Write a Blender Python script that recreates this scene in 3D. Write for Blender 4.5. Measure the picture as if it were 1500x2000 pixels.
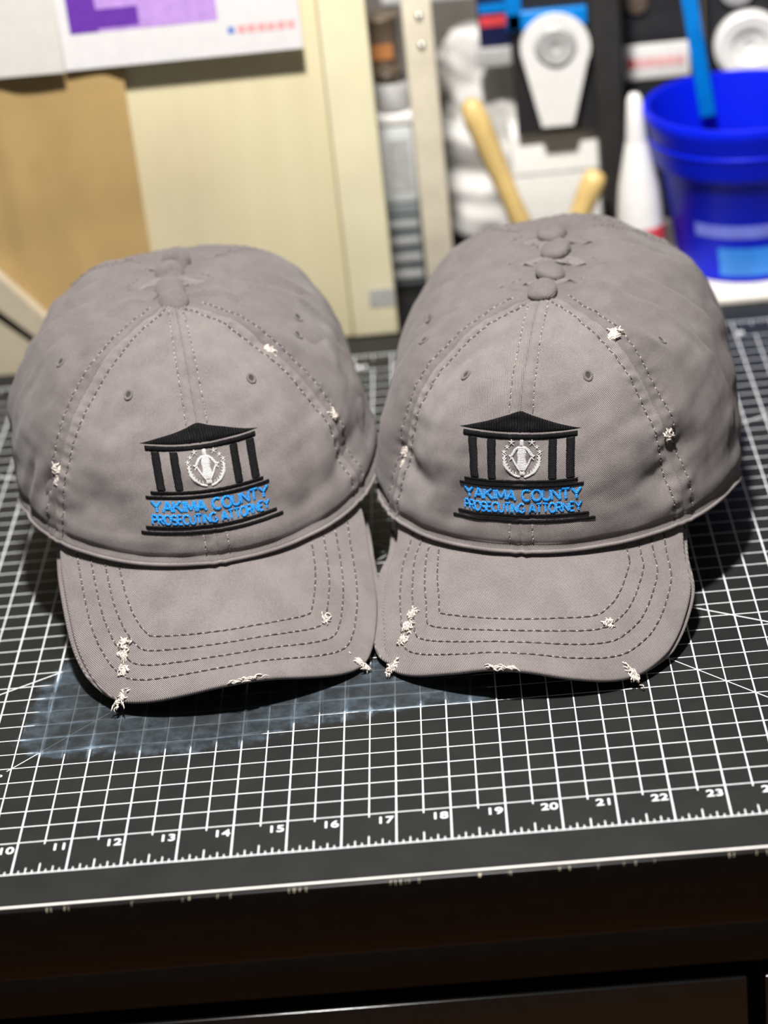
import bpy, bmesh, math, random
import numpy as np
from mathutils import Vector, Matrix

# ------------------------------------------------------------------ set-up
S = 0.0254                      # the scene is laid out in inches of the cutting mat's ruler
for o in list(bpy.data.objects):
    bpy.data.objects.remove(o)
scene = bpy.context.scene
COL = scene.collection
random.seed(4)
RNG = np.random.default_rng(4)

# camera (solved from the printed grid)
cam_d = bpy.data.cameras.new('camera'); cam = bpy.data.objects.new('camera', cam_d); COL.objects.link(cam)
cam.location = (19.1067*S, -34.0231*S, 23.8634*S)
cam.rotation_euler = (1.0895604, 0.0987556, -0.0009352)
cam_d.sensor_fit = 'HORIZONTAL'; cam_d.sensor_width = 36.0
cam_d.lens = 4401.7/1500*36.0
cam_d.clip_start = 0.05; cam_d.clip_end = 50
cam_d.dof.use_dof = True
cam_d.dof.focus_distance = 44.3*S
cam_d.dof.aperture_fstop = (cam_d.lens/1000.0)/(0.64*S)
scene.camera = cam

# world: soft grey light of the room
w = bpy.data.worlds.new('room_light'); scene.world = w; w.use_nodes = True
bg = w.node_tree.nodes['Background']; bg.inputs[0].default_value = (1.0, 0.97, 0.94, 1); bg.inputs[1].default_value = 0.10

def area(name, loc, target, size, energy, color, shape='DISK'):
    d = bpy.data.lights.new(name, 'AREA'); d.shape = shape; d.size = size*S; d.energy = energy; d.color = color
    o = bpy.data.objects.new(name, d); COL.objects.link(o); o.location = Vector(loc)*S
    o.rotation_euler = (Vector(target)-Vector(loc)).to_track_quat('-Z', 'Y').to_euler()
    return o
area('ceiling_lamp', (17.0, -4, 54), (17, 7, 0), 4.5, 46, (1.0, 0.965, 0.935))
area('soft_fill_light', (13, 14, 80), (16, 12, 0), 26, 4, (1.0, 0.965, 0.93), 'SQUARE')  # unseen lamp added as a weak, soft overhead fill
vs = scene.view_settings
vs.view_transform = 'Standard'; vs.look = 'None'; vs.exposure = 0.0; vs.gamma = 1.0; vs.use_curve_mapping = False

# ------------------------------------------------------------------ helpers
def link(o, parent=None):
    COL.objects.link(o)
    if parent is not None: o.parent = parent
    return o
def tag(o, label=None, cat=None, group=None, kind=None):
    if label: o['label'] = label
    if cat: o['category'] = cat
    if group: o['group'] = group
    if kind: o['kind'] = kind
    return o
def empty(name, loc, rz=0):
    o = bpy.data.objects.new(name, None); COL.objects.link(o); o.empty_display_size = 0.02
    o.location = Vector(loc)*S; o.rotation_euler = (0, 0, rz)
    return o
def mk(name, verts, faces, mat, parent=None, smooth=True, uv=None, loc=None, rot=None):
    """one mesh object; verts in inches"""
    me = bpy.data.meshes.new(name)
    v = (np.asarray(verts, float)*S)
    me.from_pydata(v.tolist(), [], faces if isinstance(faces, list) else faces.tolist())
    if uv is not None:
        l = me.uv_layers.new(name='UVMap')
        idx = np.zeros(len(me.loops), dtype=np.int32); me.loops.foreach_get('vertex_index', idx)
        l.data.foreach_set('uv', np.asarray(uv, float)[idx].ravel())
    me.materials.append(mat)
    if smooth: me.polygons.foreach_set('use_smooth', [True]*len(me.polygons))
    me.update()
    o = bpy.data.objects.new(name, me); link(o, parent)
    if loc is not None: o.location = Vector(loc)*S
    if rot is not None: o.rotation_euler = rot
    return o
def grid_faces(n, m, off=0, wrap=False):
    """quads of an n x m vertex grid"""
    f = []
    mm = m if wrap else m-1
    for i in range(n-1):
        for j in range(mm):
            k = (j+1) % m
            f.append((off+i*m+j, off+i*m+k, off+(i+1)*m+k, off+(i+1)*m+j))
    return f
class MB:
    def __init__(self): self.v = []; self.f = []
    def add(self, v, f):
        o = len(self.v); self.v += [tuple(p) for p in v]; self.f += [tuple(i+o for i in q) for q in f]; return self
    def box(self, a, b, bev=0.0):
        x0, y0, z0 = a; x1, y1, z1 = b
        if bev <= 0:
            v = [(x, y, z) for z in (z0, z1) for x, y in ((x0, y0), (x1, y0), (x1, y1), (x0, y1))]
            return self.add(v, [(3, 2, 1, 0), (4, 5, 6, 7), (0, 1, 5, 4), (1, 2, 6, 5), (2, 3, 7, 6), (3, 0, 4, 7)])
        bm = bmesh.new(); bmesh.ops.create_cube(bm, size=1)
        for q in bm.verts: q.co = ((x0+x1)/2+q.co.x*(x1-x0), (y0+y1)/2+q.co.y*(y1-y0), (z0+z1)/2+q.co.z*(z1-z0))
        bmesh.ops.bevel(bm, geom=bm.edges[:], offset=bev, segments=3, profile=0.5, affect='EDGES')
        bm.verts.ensure_lookup_table(); bm.verts.index_update()
        self.add([q.co[:] for q in bm.verts], [[q.index for q in f.verts] for f in bm.faces]); bm.free(); return self
    def tube(self, pts, r, n=8, caps=True):
        pts = np.asarray(pts, float); N = len(pts); r = np.broadcast_to(np.asarray(r, float), (N,))
        t = np.gradient(pts, axis=0); t /= np.linalg.norm(t, axis=1)[:, None]+1e-12
        up = np.array([0, 0, 1.0]); V = []
        if abs(t[:, 2]).mean() > .8: up = np.array([0, 1.0, 0])
        for i in range(N):
            a = np.cross(up, t[i]); a /= np.linalg.norm(a)+1e-12; b = np.cross(t[i], a)
            for k in range(n):
                an = 2*math.pi*k/n; V.append(pts[i]+r[i]*(math.cos(an)*a+math.sin(an)*b))
        F = grid_faces(N, n, 0, True)
        if caps: F += [tuple(range(n))[::-1], tuple(range((N-1)*n, N*n))]
        return self.add(V, F)
    def lathe(self, prof, n=40, c=(0, 0, 0)):
        V = []
        for r, z in prof:
            for k in range(n):
                a = 2*math.pi*k/n; V.append((c[0]+r*math.cos(a), c[1]+r*math.sin(a), c[2]+z))
        return self.add(V, grid_faces(len(prof), n, 0, True))
    def prism(self, poly, y0, y1):
        """outline in x,z extruded along y"""
        n = len(poly); V = [(x, y0, z) for x, z in poly]+[(x, y1, z) for x, z in poly]
        return self.add(V, [tuple(range(n)), tuple(range(2*n-1, n-1, -1))]+[(i, n+i, n+(i+1) % n, (i+1) % n) for i in range(n)])
    def build(self, name, mat, parent=None, smooth=False, loc=None, rot=None):
        o = mk(name, self.v, self.f, mat, parent, smooth, None, loc, rot)
        if smooth == 'auto': smooth_by_angle(o)
        return o
def smooth_by_angle(o, deg=35):
    me = o.data; bm = bmesh.new(); bm.from_mesh(me); bmesh.ops.recalc_face_normals(bm, faces=bm.faces)
    for e in bm.edges:
        if len(e.link_faces) == 2 and e.calc_face_angle(0) > math.radians(deg): e.smooth = False
    for f in bm.faces: f.smooth = True
    bm.to_mesh(me); bm.free(); return o

# ------------------------------------------------------------------ materials
def srgb(r, g, b):
    f = lambda c: (c/255/12.92 if c/255 <= .04045 else ((c/255+.055)/1.055)**2.4)
    return (f(r), f(g), f(b), 1.0)
class X:
    """tiny expression wrapper over math nodes"""
    nt = None
    def __init__(s, v): s.v = v
    @classmethod
    def op(c, o, *a):
        n = c.nt.nodes.new('ShaderNodeMath'); n.operation = o
        for i, q in enumerate(a):
            q = q.v if isinstance(q, X) else q
            if isinstance(q, (int, float)): n.inputs[i].default_value = q
            else: c.nt.links.new(q, n.inputs[i])
        return X(n.outputs[0])
    def __add__(s, o): return X.op('ADD', s, o)
    __radd__ = __add__
    def __sub__(s, o): return X.op('SUBTRACT', s, o)
    def __rsub__(s, o): return X.op('SUBTRACT', o, s)
    def __mul__(s, o): return X.op('MULTIPLY', s, o)
    __rmul__ = __mul__
    def __truediv__(s, o): return X.op('DIVIDE', s, o)
    def lt(s, o): return X.op('LESS_THAN', s, o)
    def gt(s, o): return X.op('GREATER_THAN', s, o)
    def abs(s): return X.op('ABSOLUTE', s)
    def max(s, o): return X.op('MAXIMUM', s, o)
    def min(s, o): return X.op('MINIMUM', s, o)
    def sin(s): return X.op('SINE', s)
    def per(s, p): return (X.op('FRACT', s*(1.0/p)+0.5)-0.5).abs()*p      # distance to the nearest multiple of p
    def step(s, a, b):
        n = X.nt.nodes.new('ShaderNodeMapRange'); n.interpolation_type = 'SMOOTHSTEP'
        X.nt.links.new(s.v, n.inputs[0]); n.inputs[1].default_value = a; n.inputs[2].default_value = b
        return X(n.outputs[0])
def new_mat(name):
    m = bpy.data.materials.new(name); m.use_nodes = True; X.nt = m.node_tree
    return m, m.node_tree, m.node_tree.nodes['Principled BSDF']
def noise(nt, scale, detail=3, vec=None, rough=.55):
    n = nt.nodes.new('ShaderNodeTexNoise'); n.inputs['Scale'].default_value = scale; n.inputs['Detail'].default_value = detail
    n.inputs['Roughness'].default_value = rough
    if vec is not None: nt.links.new(vec, n.inputs['Vector'])
    return X(n.outputs['Fac'])
def mixc(nt, fac, a, b):
    n = nt.nodes.new('ShaderNodeMix'); n.data_type = 'RGBA'
    if isinstance(fac, X): nt.links.new(fac.v, n.inputs[0])
    else: n.inputs[0].default_value = fac
    for s, i in ((a, 6), (b, 7)):
        if isinstance(s, tuple): n.inputs[i].default_value = s
        else: nt.links.new(s, n.inputs[i])
    return n.outputs[2]
def coords(nt, which='Object', scale=1/S):
    n = nt.nodes.new('ShaderNodeTexCoord'); m = nt.nodes.new('ShaderNodeMapping')
    m.inputs['Scale'].default_value = (scale,)*3; nt.links.new(n.outputs[which], m.inputs[0])
    return m.outputs[0]
def sep(nt, vec):
    n = nt.nodes.new('ShaderNodeSeparateXYZ'); nt.links.new(vec, n.inputs[0]); return X(n.outputs[0]), X(n.outputs[1]), X(n.outputs[2])
def bump(nt, bsdf, h, strength, dist):
    n = nt.nodes.new('ShaderNodeBump'); n.inputs['Strength'].default_value = strength; n.inputs['Distance'].default_value = dist*S
    nt.links.new(h.v, n.inputs['Height']); nt.links.new(n.outputs[0], bsdf.inputs['Normal'])
def plain(name, col, rough=.6, metal=0, var=.12, nscale=3.0, bmp=0.0, spec=.5, coat=0, trans=0, alpha=1):
    m, nt, b = new_mat(name)
    v = coords(nt); f = noise(nt, nscale, 4, v)
    c1 = tuple(x*(1-var) for x in col[:3])+(1,); c2 = tuple(min(1, x*(1+var)) for x in col[:3])+(1,)
    nt.links.new(mixc(nt, f.step(.25, .75), c1, c2), b.inputs['Base Color'])
    b.inputs['Roughness'].default_value = rough; b.inputs['Metallic'].default_value = metal
    b.inputs['Specular IOR Level'].default_value = spec; b.inputs['Coat Weight'].default_value = coat
    b.inputs['Transmission Weight'].default_value = trans
    if bmp: bump(nt, b, f, .5, bmp)
    return m
def fabric(name, col, dirx=1.0, amp=1.0, ax=.78, ay=.62):
    m, nt, b = new_mat(name)
    uv = coords(nt, 'UV', 1.0); u, v, _ = sep(nt, uv); ob = coords(nt)
    big = noise(nt, 1.1, 3, ob); fine = noise(nt, 34, 4, ob, .8)
    wob = noise(nt, 2.2, 2, uv)
    tw = ((u*dirx*ax+v*ay)*(2*math.pi/.027)+wob*4.0).sin()
    yarn = noise(nt, 70, 2, uv)
    t = (tw*.5+.5)*(.55+.9*yarn)
    patch = noise(nt, 1.6, 2, ob).step(.35, .7)*.3+.7
    fac = (t*patch*amp*1.0+fine*1.0+big*.25-.54).step(0.0, 1.25)
    c1 = tuple(x*.44 for x in col[:3])+(1,); c2 = tuple(min(1, x*1.46) for x in col[:3])+(1,)
    nt.links.new(mixc(nt, fac, c1, c2), b.inputs['Base Color'])
    b.inputs['Roughness'].default_value = .92; b.inputs['Specular IOR Level'].default_value = .18
    b.inputs['Sheen Weight'].default_value = .12; b.inputs['Sheen Roughness'].default_value = .5
    bump(nt, b, t*patch*amp+fine*.6, .7, .014)
    return m
def thread(name, c1, c2, pitch=.022, rough=.45, spec=.4):
    m, nt, b = new_mat(name)
    uv = coords(nt, 'UV', 1.0); u, v, _ = sep(nt, uv)
    wob = noise(nt, 9, 2, uv)
    t = (u*(2*math.pi/pitch)+v*6+wob*6).sin()*.5+.5
    n2 = noise(nt, 14, 3, uv)
    nt.links.new(mixc(nt, (t*.5+n2*.8-.15).step(.1, .95), c1, c2), b.inputs['Base Color'])
    b.inputs['Roughness'].default_value = rough; b.inputs['Specular IOR Level'].default_value = spec
    bump(nt, b, t, .9, .014)
    return m
GREY = (.226, .199, .193, 1)
M = {}
M['twill'] = fabric('grey_twill', GREY, 1.0)
M['twill_l'] = fabric('grey_twill_steep', GREY, 1.0, 1.0, .98, .12)
M['twill_b'] = fabric('grey_twill_side', GREY, -1.0, .55)
M['brim'] = fabric('grey_brim_twill', tuple(x*1.04 for x in GREY[:3])+(1,), -1.0, 1.0, .86, .5)
M['stitch'] = plain('stitch_thread', (.075, .064, .062, 1), .7, var=.5, nscale=9, spec=.2)
M['speck'] = plain('pale_speck_thread', (.46, .42, .39, 1), .7, var=.4, nscale=15, spec=.2)  # paler colour for the specks between stitches
M['stitch_l'] = plain('stitch_thread_light', (.15, .13, .125, 1), .65, var=.75, nscale=14, spec=.25)
M['fray'] = plain('frayed_cotton', (.54, .485, .44, 1), .9, var=.25, nscale=20, spec=.1)
M['blk'] = thread('black_thread', (.0035, .0035, .004, 1), (.013, .0125, .014, 1), .024, .6, .09)
M['blkfill'] = thread('black_fill_thread', (.002, .002, .0025, 1), (.009, .0085, .0095, 1), .05, .6, .08)
M['blue'] = thread('blue_thread', (.0, .12, .50, 1), (.02, .42, .98, 1), .030, .4, .4)
M['white'] = thread('white_thread', (.42, .40, .39, 1), (.86, .85, .84, 1), .026, .6, .2)
M['hole'] = plain('eyelet_hole_shade', (.035, .03, .028, 1), .9)

# ------------------------------------------------------------------ the mat and its print
def mat_material():
    m, nt, b = new_mat('cutting_mat_print')
    ob = coords(nt); u, v, _ = sep(nt, ob)
    W = .025
    inu = u.gt(-.02)*u.lt(34.02); inv = v.gt(-.015)*v.lt(20.015)
    hor = v.per(.5).lt(W/2)*inv*inu
    half = u.per(.5).lt(W/2)*v.gt(-.10)*v.lt(20.1)*inu
    inch = u.per(1.0).lt(.0155)*v.gt(-.985)*v.lt(20.985)*inu
    vv = (v-10.0).abs()                                       # both rulers, front and back
    base = (vv-10.97).abs().lt(.0155)*inu
    e = X.op('SUBTRACT', 10.985, vv)                          # height above the ruler's base line
    t8 = u.per(.125).lt(.011)*e.gt(0)*e.lt(.11); t4 = u.per(.25).lt(.011)*e.gt(0)*e.lt(.19); t2 = u.per(.5).lt(.012)*e.gt(0)*e.lt(.30)
    ticks = t8.max(t4).max(t2)*inu
    dia = ((u+v-27.0).abs().lt(.0155)).max((u-v-7.0).abs().lt(.0155))*v.gt(2.42)*v.lt(17.6)
    du = u-17.0; dv = v-10.0
    dia60 = ((dv-du*.5774).abs().lt(.017)).max((dv+du*.5774).abs().lt(.017))*du.abs().lt(12)*du.abs().gt(1.0)
    line = hor.max(half).max(inch).max(base).max(ticks).max(dia).max(dia60)
    # worn patch in front of the caps
    n1 = noise(nt, .9, 4, ob, .6); n2 = noise(nt, 2.6, 4, ob, .65)
    mp = nt.nodes.new('ShaderNodeMapping'); mp.inputs['Scale'].default_value = (.7, 9, 1); nt.links.new(ob, mp.inputs[0])
    st1 = noise(nt, 1.0, 4, mp.outputs[0], .7)
    mp2 = nt.nodes.new('ShaderNodeMapping'); mp2.inputs['Scale'].default_value = (9, .8, 1); nt.links.new(ob, mp2.inputs[0])
    st2 = noise(nt, 1.0, 4, mp2.outputs[0], .7)
    wsum = None
    for (a, c, r) in ((10.7, 5.2, 1.25), (11.4, 4.0, 1.25), (12.6, 3.6, 1.15), (13.8, 3.6, 1.0), (15.0, 4.3, 1.05), (16.3, 4.4, 1.0), (17.3, 4.3, .85), (18.5, 4.0, .65), (10.3, 3.4, .7)):
        d = ((u-a)*(u-a)+(v-c)*(v-c))*(1.0/(r*r))
        g = X.op('EXPONENT', d*-1.1)
        wsum = g if wsum is None else wsum+g
    wear = (wsum+(n1-.5)*.9+(n2-.5)*.45)
    gone = wear.step(.52, .66)                                # print rubbed off
    smear = wear.step(.36, .62)*(1.0-wear.step(.9, 1.5)*.45)
    line = line*(1.0-gone*.94)
    band = (1.0-v.per(.5)*11.0).max(0.0)*st1.step(.46, .66)+(1.0-u.per(.5)*11.0).max(0.0)*st2.step(.46, .66)
    edgey = wear.step(.34, .55)*(1.0-wear.step(.62, .95)*.75)
    faint = st1.step(.66, .80)*.25+st2.step(.68, .80)*.2
    haze = smear*(n2.step(.35, .8)*.30+faint+.07)+band*edgey*1.3
    scr = noise(nt, 60, 2, ob).step(.73, .78)*.35
    c0 = mixc(nt, n1.step(.3, .7), (.0110, .0118, .0114, 1), (.0150, .0156, .0148, 1))
    c1 = mixc(nt, haze.min(1.0), c0, (.13, .18, .23, 1))
    c2 = mixc(nt, line*.93, c1, (.74, .77, .78, 1))
    nt.links.new(c2, b.inputs['Base Color'])
    r = .46+n2*.12-smear*.06
    nt.links.new(r.v, b.inputs['Roughness']); b.inputs['Specular IOR Level'].default_value = .16
    bump(nt, b, noise(nt, 90, 2, ob)+scr, .10, .004)
    return m
M['mat'] = mat_material()
M['core'] = plain('mat_white_core', (.93, .91, .87, 1), .5, var=.06)
M['print'] = plain('white_print', (.74, .76, .77, 1), .5, var=.04)
M['table'] = plain('black_laminate', (.0045, .0042, .0038, 1), .30, var=.25, nscale=2, spec=.16)
M['apron'] = plain('black_apron', (.0052, .0050, .0044, 1), .5, var=.2, nscale=2, spec=.14)
M['drawer'] = plain('black_drawer_gloss', (.006, .0055, .005, 1), .16, var=.2, nscale=1, spec=.5)
M['chip'] = plain('chipped_fibre', (.70, .64, .44, 1), .8)

def wood_floor():
    m, nt, b = new_mat('wood_floor_boards')
    ob = coords(nt); mp = nt.nodes.new('ShaderNodeMapping'); mp.inputs['Scale'].default_value = (.12, 2.2, 1); nt.links.new(ob, mp.inputs[0])
    f = noise(nt, 1, 5, mp.outputs[0]); g = noise(nt, .15, 2, ob)
    nt.links.new(mixc(nt, f.step(.3, .7), (.34, .14, .055, 1), (.55, .26, .11, 1)), b.inputs['Base Color'])
    b.inputs['Roughness'].default_value = .45
    return m
M['floor'] = wood_floor()
M['wall'] = plain('back_wall_paint', (.20, .18, .155, 1), .85, var=.2, nscale=.5)

# room shell
o = MB().box((-40, -60, -31), (70, 46, -30)).build('floor', M['floor']); tag(o, 'brown wooden floor in front of the black table', kind='structure')
o = MB().box((-40, 45, -30), (70, 46, 50)).build('wall_back', M['wall']); tag(o, 'dim taupe wall behind the table', kind='structure')

# table
tb = empty('work_table', (16, 16, -30)); tag(tb, 'black work table with chipped front edge under the cutting mat', 'table')
def tpart(name, a, b_, mat, bev=.05):
    mb = MB().box((a[0]-16, a[1]-16, a[2]+30), (b_[0]-16, b_[1]-16, b_[2]+30), bev)
    return mb.build(name, mat, tb, 'auto')
tpart('table_top', (-8, -1.975, -1.62), (42, 44, -.085), M['table'], .055)
tpart('apron', (-7.9, -1.90, -2.52), (41.9, -1.1, -1.622), M['apron'], .02)
tpart('side_panel', (-7.9, -.9, -29.98), (-6.9, 43, -2.53), M['apron']); tpart('side_panel', (40.9, -.9, -29.98), (41.9, 43, -2.53), M['apron'])
tpart('divider', (23.55, -1.2, -29.98), (23.75, 40, -2.53), M['apron'], .01)
for x0, x1 in ((-6.8, 23.05), (23.38, 40.8)):
    tpart('drawer_front', (x0, -1.98, -9.0), (x1, -1.2, -2.84), M['drawer'], .025)
# chips on the edge of the table top
mb = MB()
for i in range(34):
    x = 9.8+RNG.random()*14.5; l = .004+.010*RNG.random(); h = .005+.035*RNG.random(); t = (RNG.random()-.3)*.05
    if RNG.random() < .2: l *= 4; h *= .5
    z = -.088; y = -1.9765; q = .045
    mb.add([(x+t*.6-16, y+q+.012-16, z+30.004), (x+l+t*.6-16, y+q+.012-16, z+30.004), (x+l+t*.3-16, y+.010-16, z+30-.012), (x+t*.3-16, y+.010-16, z+30-.012), (x+l-16, y-.002-16, z+30-.03-h), (x-16, y-.002-16, z+30-.025-h)],
           [(0, 1, 2, 3), (3, 2, 4, 5)])
tag(mb.build('edge_chip', M['chip'], tb), kind='stuff')

# mat
mat = empty('cutting_mat', (0, 0, -.084)); tag(mat, 'black self-healing cutting mat with white inch grid and ruler', 'cutting mat')
def mpart(name, a, b_, m, bev):
    mb = MB().box((a[0], a[1], a[2]+.084), (b_[0], b_[1], b_[2]+.084), bev); return mb.build(name, m, mat, 'auto')
mpart('print_layer', (-1.9, -1.88, -.030), (35.9, 22.1, 0), M['mat'], .006)
mpart('core_layer', (-1.91, -1.915, -.064), (35.91, 22.11, -.0302), M['core'], .004)
mpart('bottom_layer', (-1.9, -1.885, -.084), (35.9, 22.1, -.0642), M['table'], .004)
def text_mesh(name, body, size, m, parent, loc, rot=0, sx=1.0, align='RIGHT', bold=.0):
    cu = bpy.data.curves.new(name, 'FONT'); cu.body = body; cu.size = size*S; cu.align_x = align; cu.offset = bold*S; cu.extrude = .0008*S
    tmp = bpy.data.objects.new('tmp', cu); COL.objects.link(tmp)
    dg = bpy.context.evaluated_depsgraph_get(); me = bpy.data.meshes.new_from_object(tmp.evaluated_get(dg)); me.name = name
    bpy.data.objects.remove(tmp); bpy.data.curves.remove(cu)
    me.materials.clear(); me.materials.append(m)
    o = bpy.data.objects.new(name, me); link(o, parent); o.location = Vector(loc)*S; o.rotation_euler = (0, 0, rot); o.scale = (sx, 1, 1)
    return o
ZP = .0855
for n in range(1, 35):
    text_mesh('ruler_number', str(n), .29, M['print'], mat, (n-.045, -.32, ZP), 0, 1.12, 'RIGHT', .004)
for n in range(1, 34):
    text_mesh('ruler_number', str(34-n), .30, M['print'], mat, (n+.05, 20.335, ZP), math.pi, 1.12, 'RIGHT', .008)
text_mesh('angle_mark', '45\u00b0', .26, M['print'], mat, (9.37, 2.12, ZP), 0, 1.1, 'RIGHT', .006)

# ------------------------------------------------------------------ caps
CAP = {
 'L': dict(a=3.986, bf=4.606, br=3.7, zf=2.063, zq=.039, nf=1.75, ns=2.19, bu=.007, H=6.151, sy=-.558, sl=.595, k=.108, ths=.92,
           u=12.814, v=11.031, p=.169, d=.776, roll=-.032, sdx=.087),
 'R': dict(a=3.93, bf=4.314, br=3.7, zf=1.892, zq=-.053, nf=2.1, ns=2.2, bu=.012, H=5.968, sy=-.679, sl=.538, k=.108, ths=.867,
           u=20.866, v=10.257, p=-.251, d=1.106, roll=.015, sdx=-.14)}
TH2 = 2.08
class Noise3:
    """smooth sum of waves"""
    def __init__(s, seed, wl, n=14):
        r = np.random.default_rng(seed); d = r.normal(size=(n, 3)); d /= np.linalg.norm(d, axis=1)[:, None]
        s.k = d*(2*np.pi/(wl*(.7+.8*r.random(n))))[:, None]; s.ph = r.random(n)*6.28; s.n = n
    def __call__(s, p): return np.sin(p@s.k.T+s.ph).sum(-1)/math.sqrt(s.n/2)
# soft dents and folds: (centre x,y,z), long axis, half-length, half-width, depth (inches, cap space)
DENTS = {
 'L': [((-3.3, -2.4, 3.2), (.05, .35, -1), 1.3, .16, -.13), ((-3.62, -1.7, 3.0), (0, .25, -1), 1.2, .17, -.11), ((-3.5, -2.1, 3.1), (0, .3, -1), 1.2, .12, .06),
       ((2.9, -2.75, 3.1), (.6, .6, .25), .9, .28, -.16), ((3.3, -2.2, 4.3), (.5, .7, .25), .9, .22, .10), ((-2.2, -3.6, 3.2), (1, -.3, -.3), .9, .35, -.09),
       ((2.2, -3.7, 3.1), (1, .4, .5), .7, .35, -.07), ((1.5, -2.5, 5.4), (.6, -.5, -.5), .9, .12, .05), ((2.1, -1.5, 5.6), (.8, -.1, -.25), 1.3, .16, .07), ((2.0, -1.9, 5.35), (.8, -.2, -.3), 1.2, .14, -.06),
       ((-1.8, -1.7, 5.55), (.8, .2, .25), 1.2, .15, .06), ((-2.3, -1.4, 5.3), (.8, .3, .4), 1.2, .14, -.06)],
 'R': [((3.1, -2.5, 3.3), (.75, .6, .25), .9, .25, -.14), ((2.5, -3.2, 2.95), (.9, .35, .1), .8, .28, -.13), ((3.2, -2.1, 4.1), (.5, .7, .2), .8, .3, .11),
       ((3.0, -2.8, 2.55), (.7, .5, .3), .7, .18, .07), ((-2.3, -3.3, 3.0), (1, -.3, -.25), .8, .3, -.13), ((-3.0, -2.6, 3.2), (.2, .3, -1), .9, .2, -.12),
       ((2.0, -2.5, 5.0), (.25, .5, -.8), .5, .10, .06), ((2.3, -2.2, 4.95), (.25, .5, -.8), .5, .10, -.05), ((-1.5, -2.4, 5.2), (.8, .3, .4), 1.0, .14, -.05), ((2.2, -1.4, 5.2), (.8, .1, -.3), 1.2, .15, .06)]}
class Cap:
    def __init__(s, side, k):
        s.c = CAP[side]; s.side = side; s.kk = k; c = s.c
        s.n1 = Noise3(11+k*7+(0 if side == 'L' else 50), 2.6); s.n2 = Noise3(13+k*7+(0 if side == 'L' else 50), 1.0); s.n3 = Noise3(17+k, .42)
        s.last = (k == 3); s.yf = c['sy']+c['d']/2
        ys = -.9; s.ys = ys
        s.lean = max(0, k*c['d']+(0, -.10, .06, 0)[k]-.11*k)
        zr = c['zf']+c['zq']*(c['br']+c['bf'])
        s.drop = (zr-.13)/(c['br']-ys)
        ph = np.linspace(0, math.pi/2, 800); f = s.crown0(np.zeros_like(ph), ph)
        s.pt = ph; s.arc = np.concatenate([[0], np.cumsum(np.linalg.norm(np.diff(f, axis=0), axis=1))])
    def base(s, th):
        c = s.c; sn, co = np.sin(th), np.cos(th); b = np.where(co > 0, c['bf'], c['br'])
        x = c['a']*sn; y = -b*co; yb = y if s.last else np.minimum(y, s.yf+.1)
        q = .35; t = (yb-s.ys)/q
        sp = q*(np.log1p(np.exp(-np.abs(t)))+np.maximum(t, 0)) - q*math.log1p(math.exp(-(c['bf']+s.ys)/q))
        return x, y, c['zf']+c['zq']*(yb+c['bf'])-s.drop*sp
    def crown0(s, th, ph):
        c = s.c; x, y, z = s.base(th)
        n = (c['ns']+(.42 if s.kk else .12))*(1-np.clip(np.cos(th), 0, 1))+c['nf']*np.clip(np.cos(th), 0, 1)
        rho = np.clip(np.cos(ph), 0, 1)**(2/n); g = np.clip(np.sin(ph), 0, 1)**(2/n)
        bul = 1+c['bu']*np.sin(np.pi*np.clip(g, 0, 1))
        return np.stack(np.broadcast_arrays(x*rho*bul, y*rho*bul+c['sy']*(1-rho), z+(c['H']-z)*g), -1)
    def seams(s):
        t = s.c['ths']; return (0.0, t, -t, TH2, -TH2, math.pi)
    def disp(s, th, ph, p):
        c = s.c; n = c['ns']; rho = np.cos(ph)**(2/n); g = np.sin(ph)**(2/n)
        d = .036*s.n1(p)+.018*s.n2(p)+.005*s.n3(p)
        edge = np.clip(g/.18, 0, 1); d = d*(.25+.75*edge)
        rad = c['a']*rho+.05
        arc = np.interp(ph, s.pt, s.arc)
        d = d-.045*np.exp(-((arc-.13)/.045)**2)+.035*np.exp(-((arc-.38)/.18)**2)+.15*np.exp(-arc/.42)*np.clip(np.cos(th)*1.6, 0, 1)
        for i, t in enumerate(s.seams()):
            ds = np.abs((th-t+math.pi) % (2*math.pi)-math.pi)*rad
            amp = np.clip((rad-.3)/.6, 0, 1)
            d = d-amp*(.030*np.exp(-(ds/.035)**2))
            if t != 0: d = d-.07*amp*np.exp(-(ds/.5)**2)*np.sin(math.pi*np.clip(g, 0, 1))
            d = d+amp*.022*np.exp(-(np.maximum(ds-.12, 0)/.08)**2)*np.where(ds < .6, 1, 0)
            wv = np.sin(arc*2*math.pi/.27+i*2+1.3*np.sin(arc*2.1+i))
            d = d+amp*(.016 if t else .008)*wv*np.exp(-((ds-.20)/.13)**2)
            d = d-amp*.016*np.exp(-((ds-.235)/.03)**2)
        # gathers round the button
        pk = np.cos(th*15+3*np.sin(th*2+s.kk))*.5+np.cos(th*23+s.kk*2+4*g)*.5
        d = d+(.022 if s.kk == 0 else .012)*pk*np.exp(-((rad-.75)/.45)**2)
        d = d+(.02 if s.kk == 0 else .010)*s.n3(p)*np.exp(-(rad/1.1)**2)
        if not s.last:
            d = d+.09*np.exp(-((p[..., 1]-s.yf+.10)/.18)**2)*np.clip((p[..., 2]-3)/1.5, 0, 1)*np.clip((rad-.5)/.4, 0, 1)
        if s.kk == 0:
            for ce, ax, hl, hw, dp in DENTS[s.side]:
                ax = np.array(ax, float); ax /= np.linalg.norm(ax); v = p-np.array(ce); l = v@ax
                q = np.linalg.norm(v-l[..., None]*ax, axis=-1)
                d = d+dp*np.exp(-(l/hl)**2-(q/hw)**2)
        return d
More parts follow.
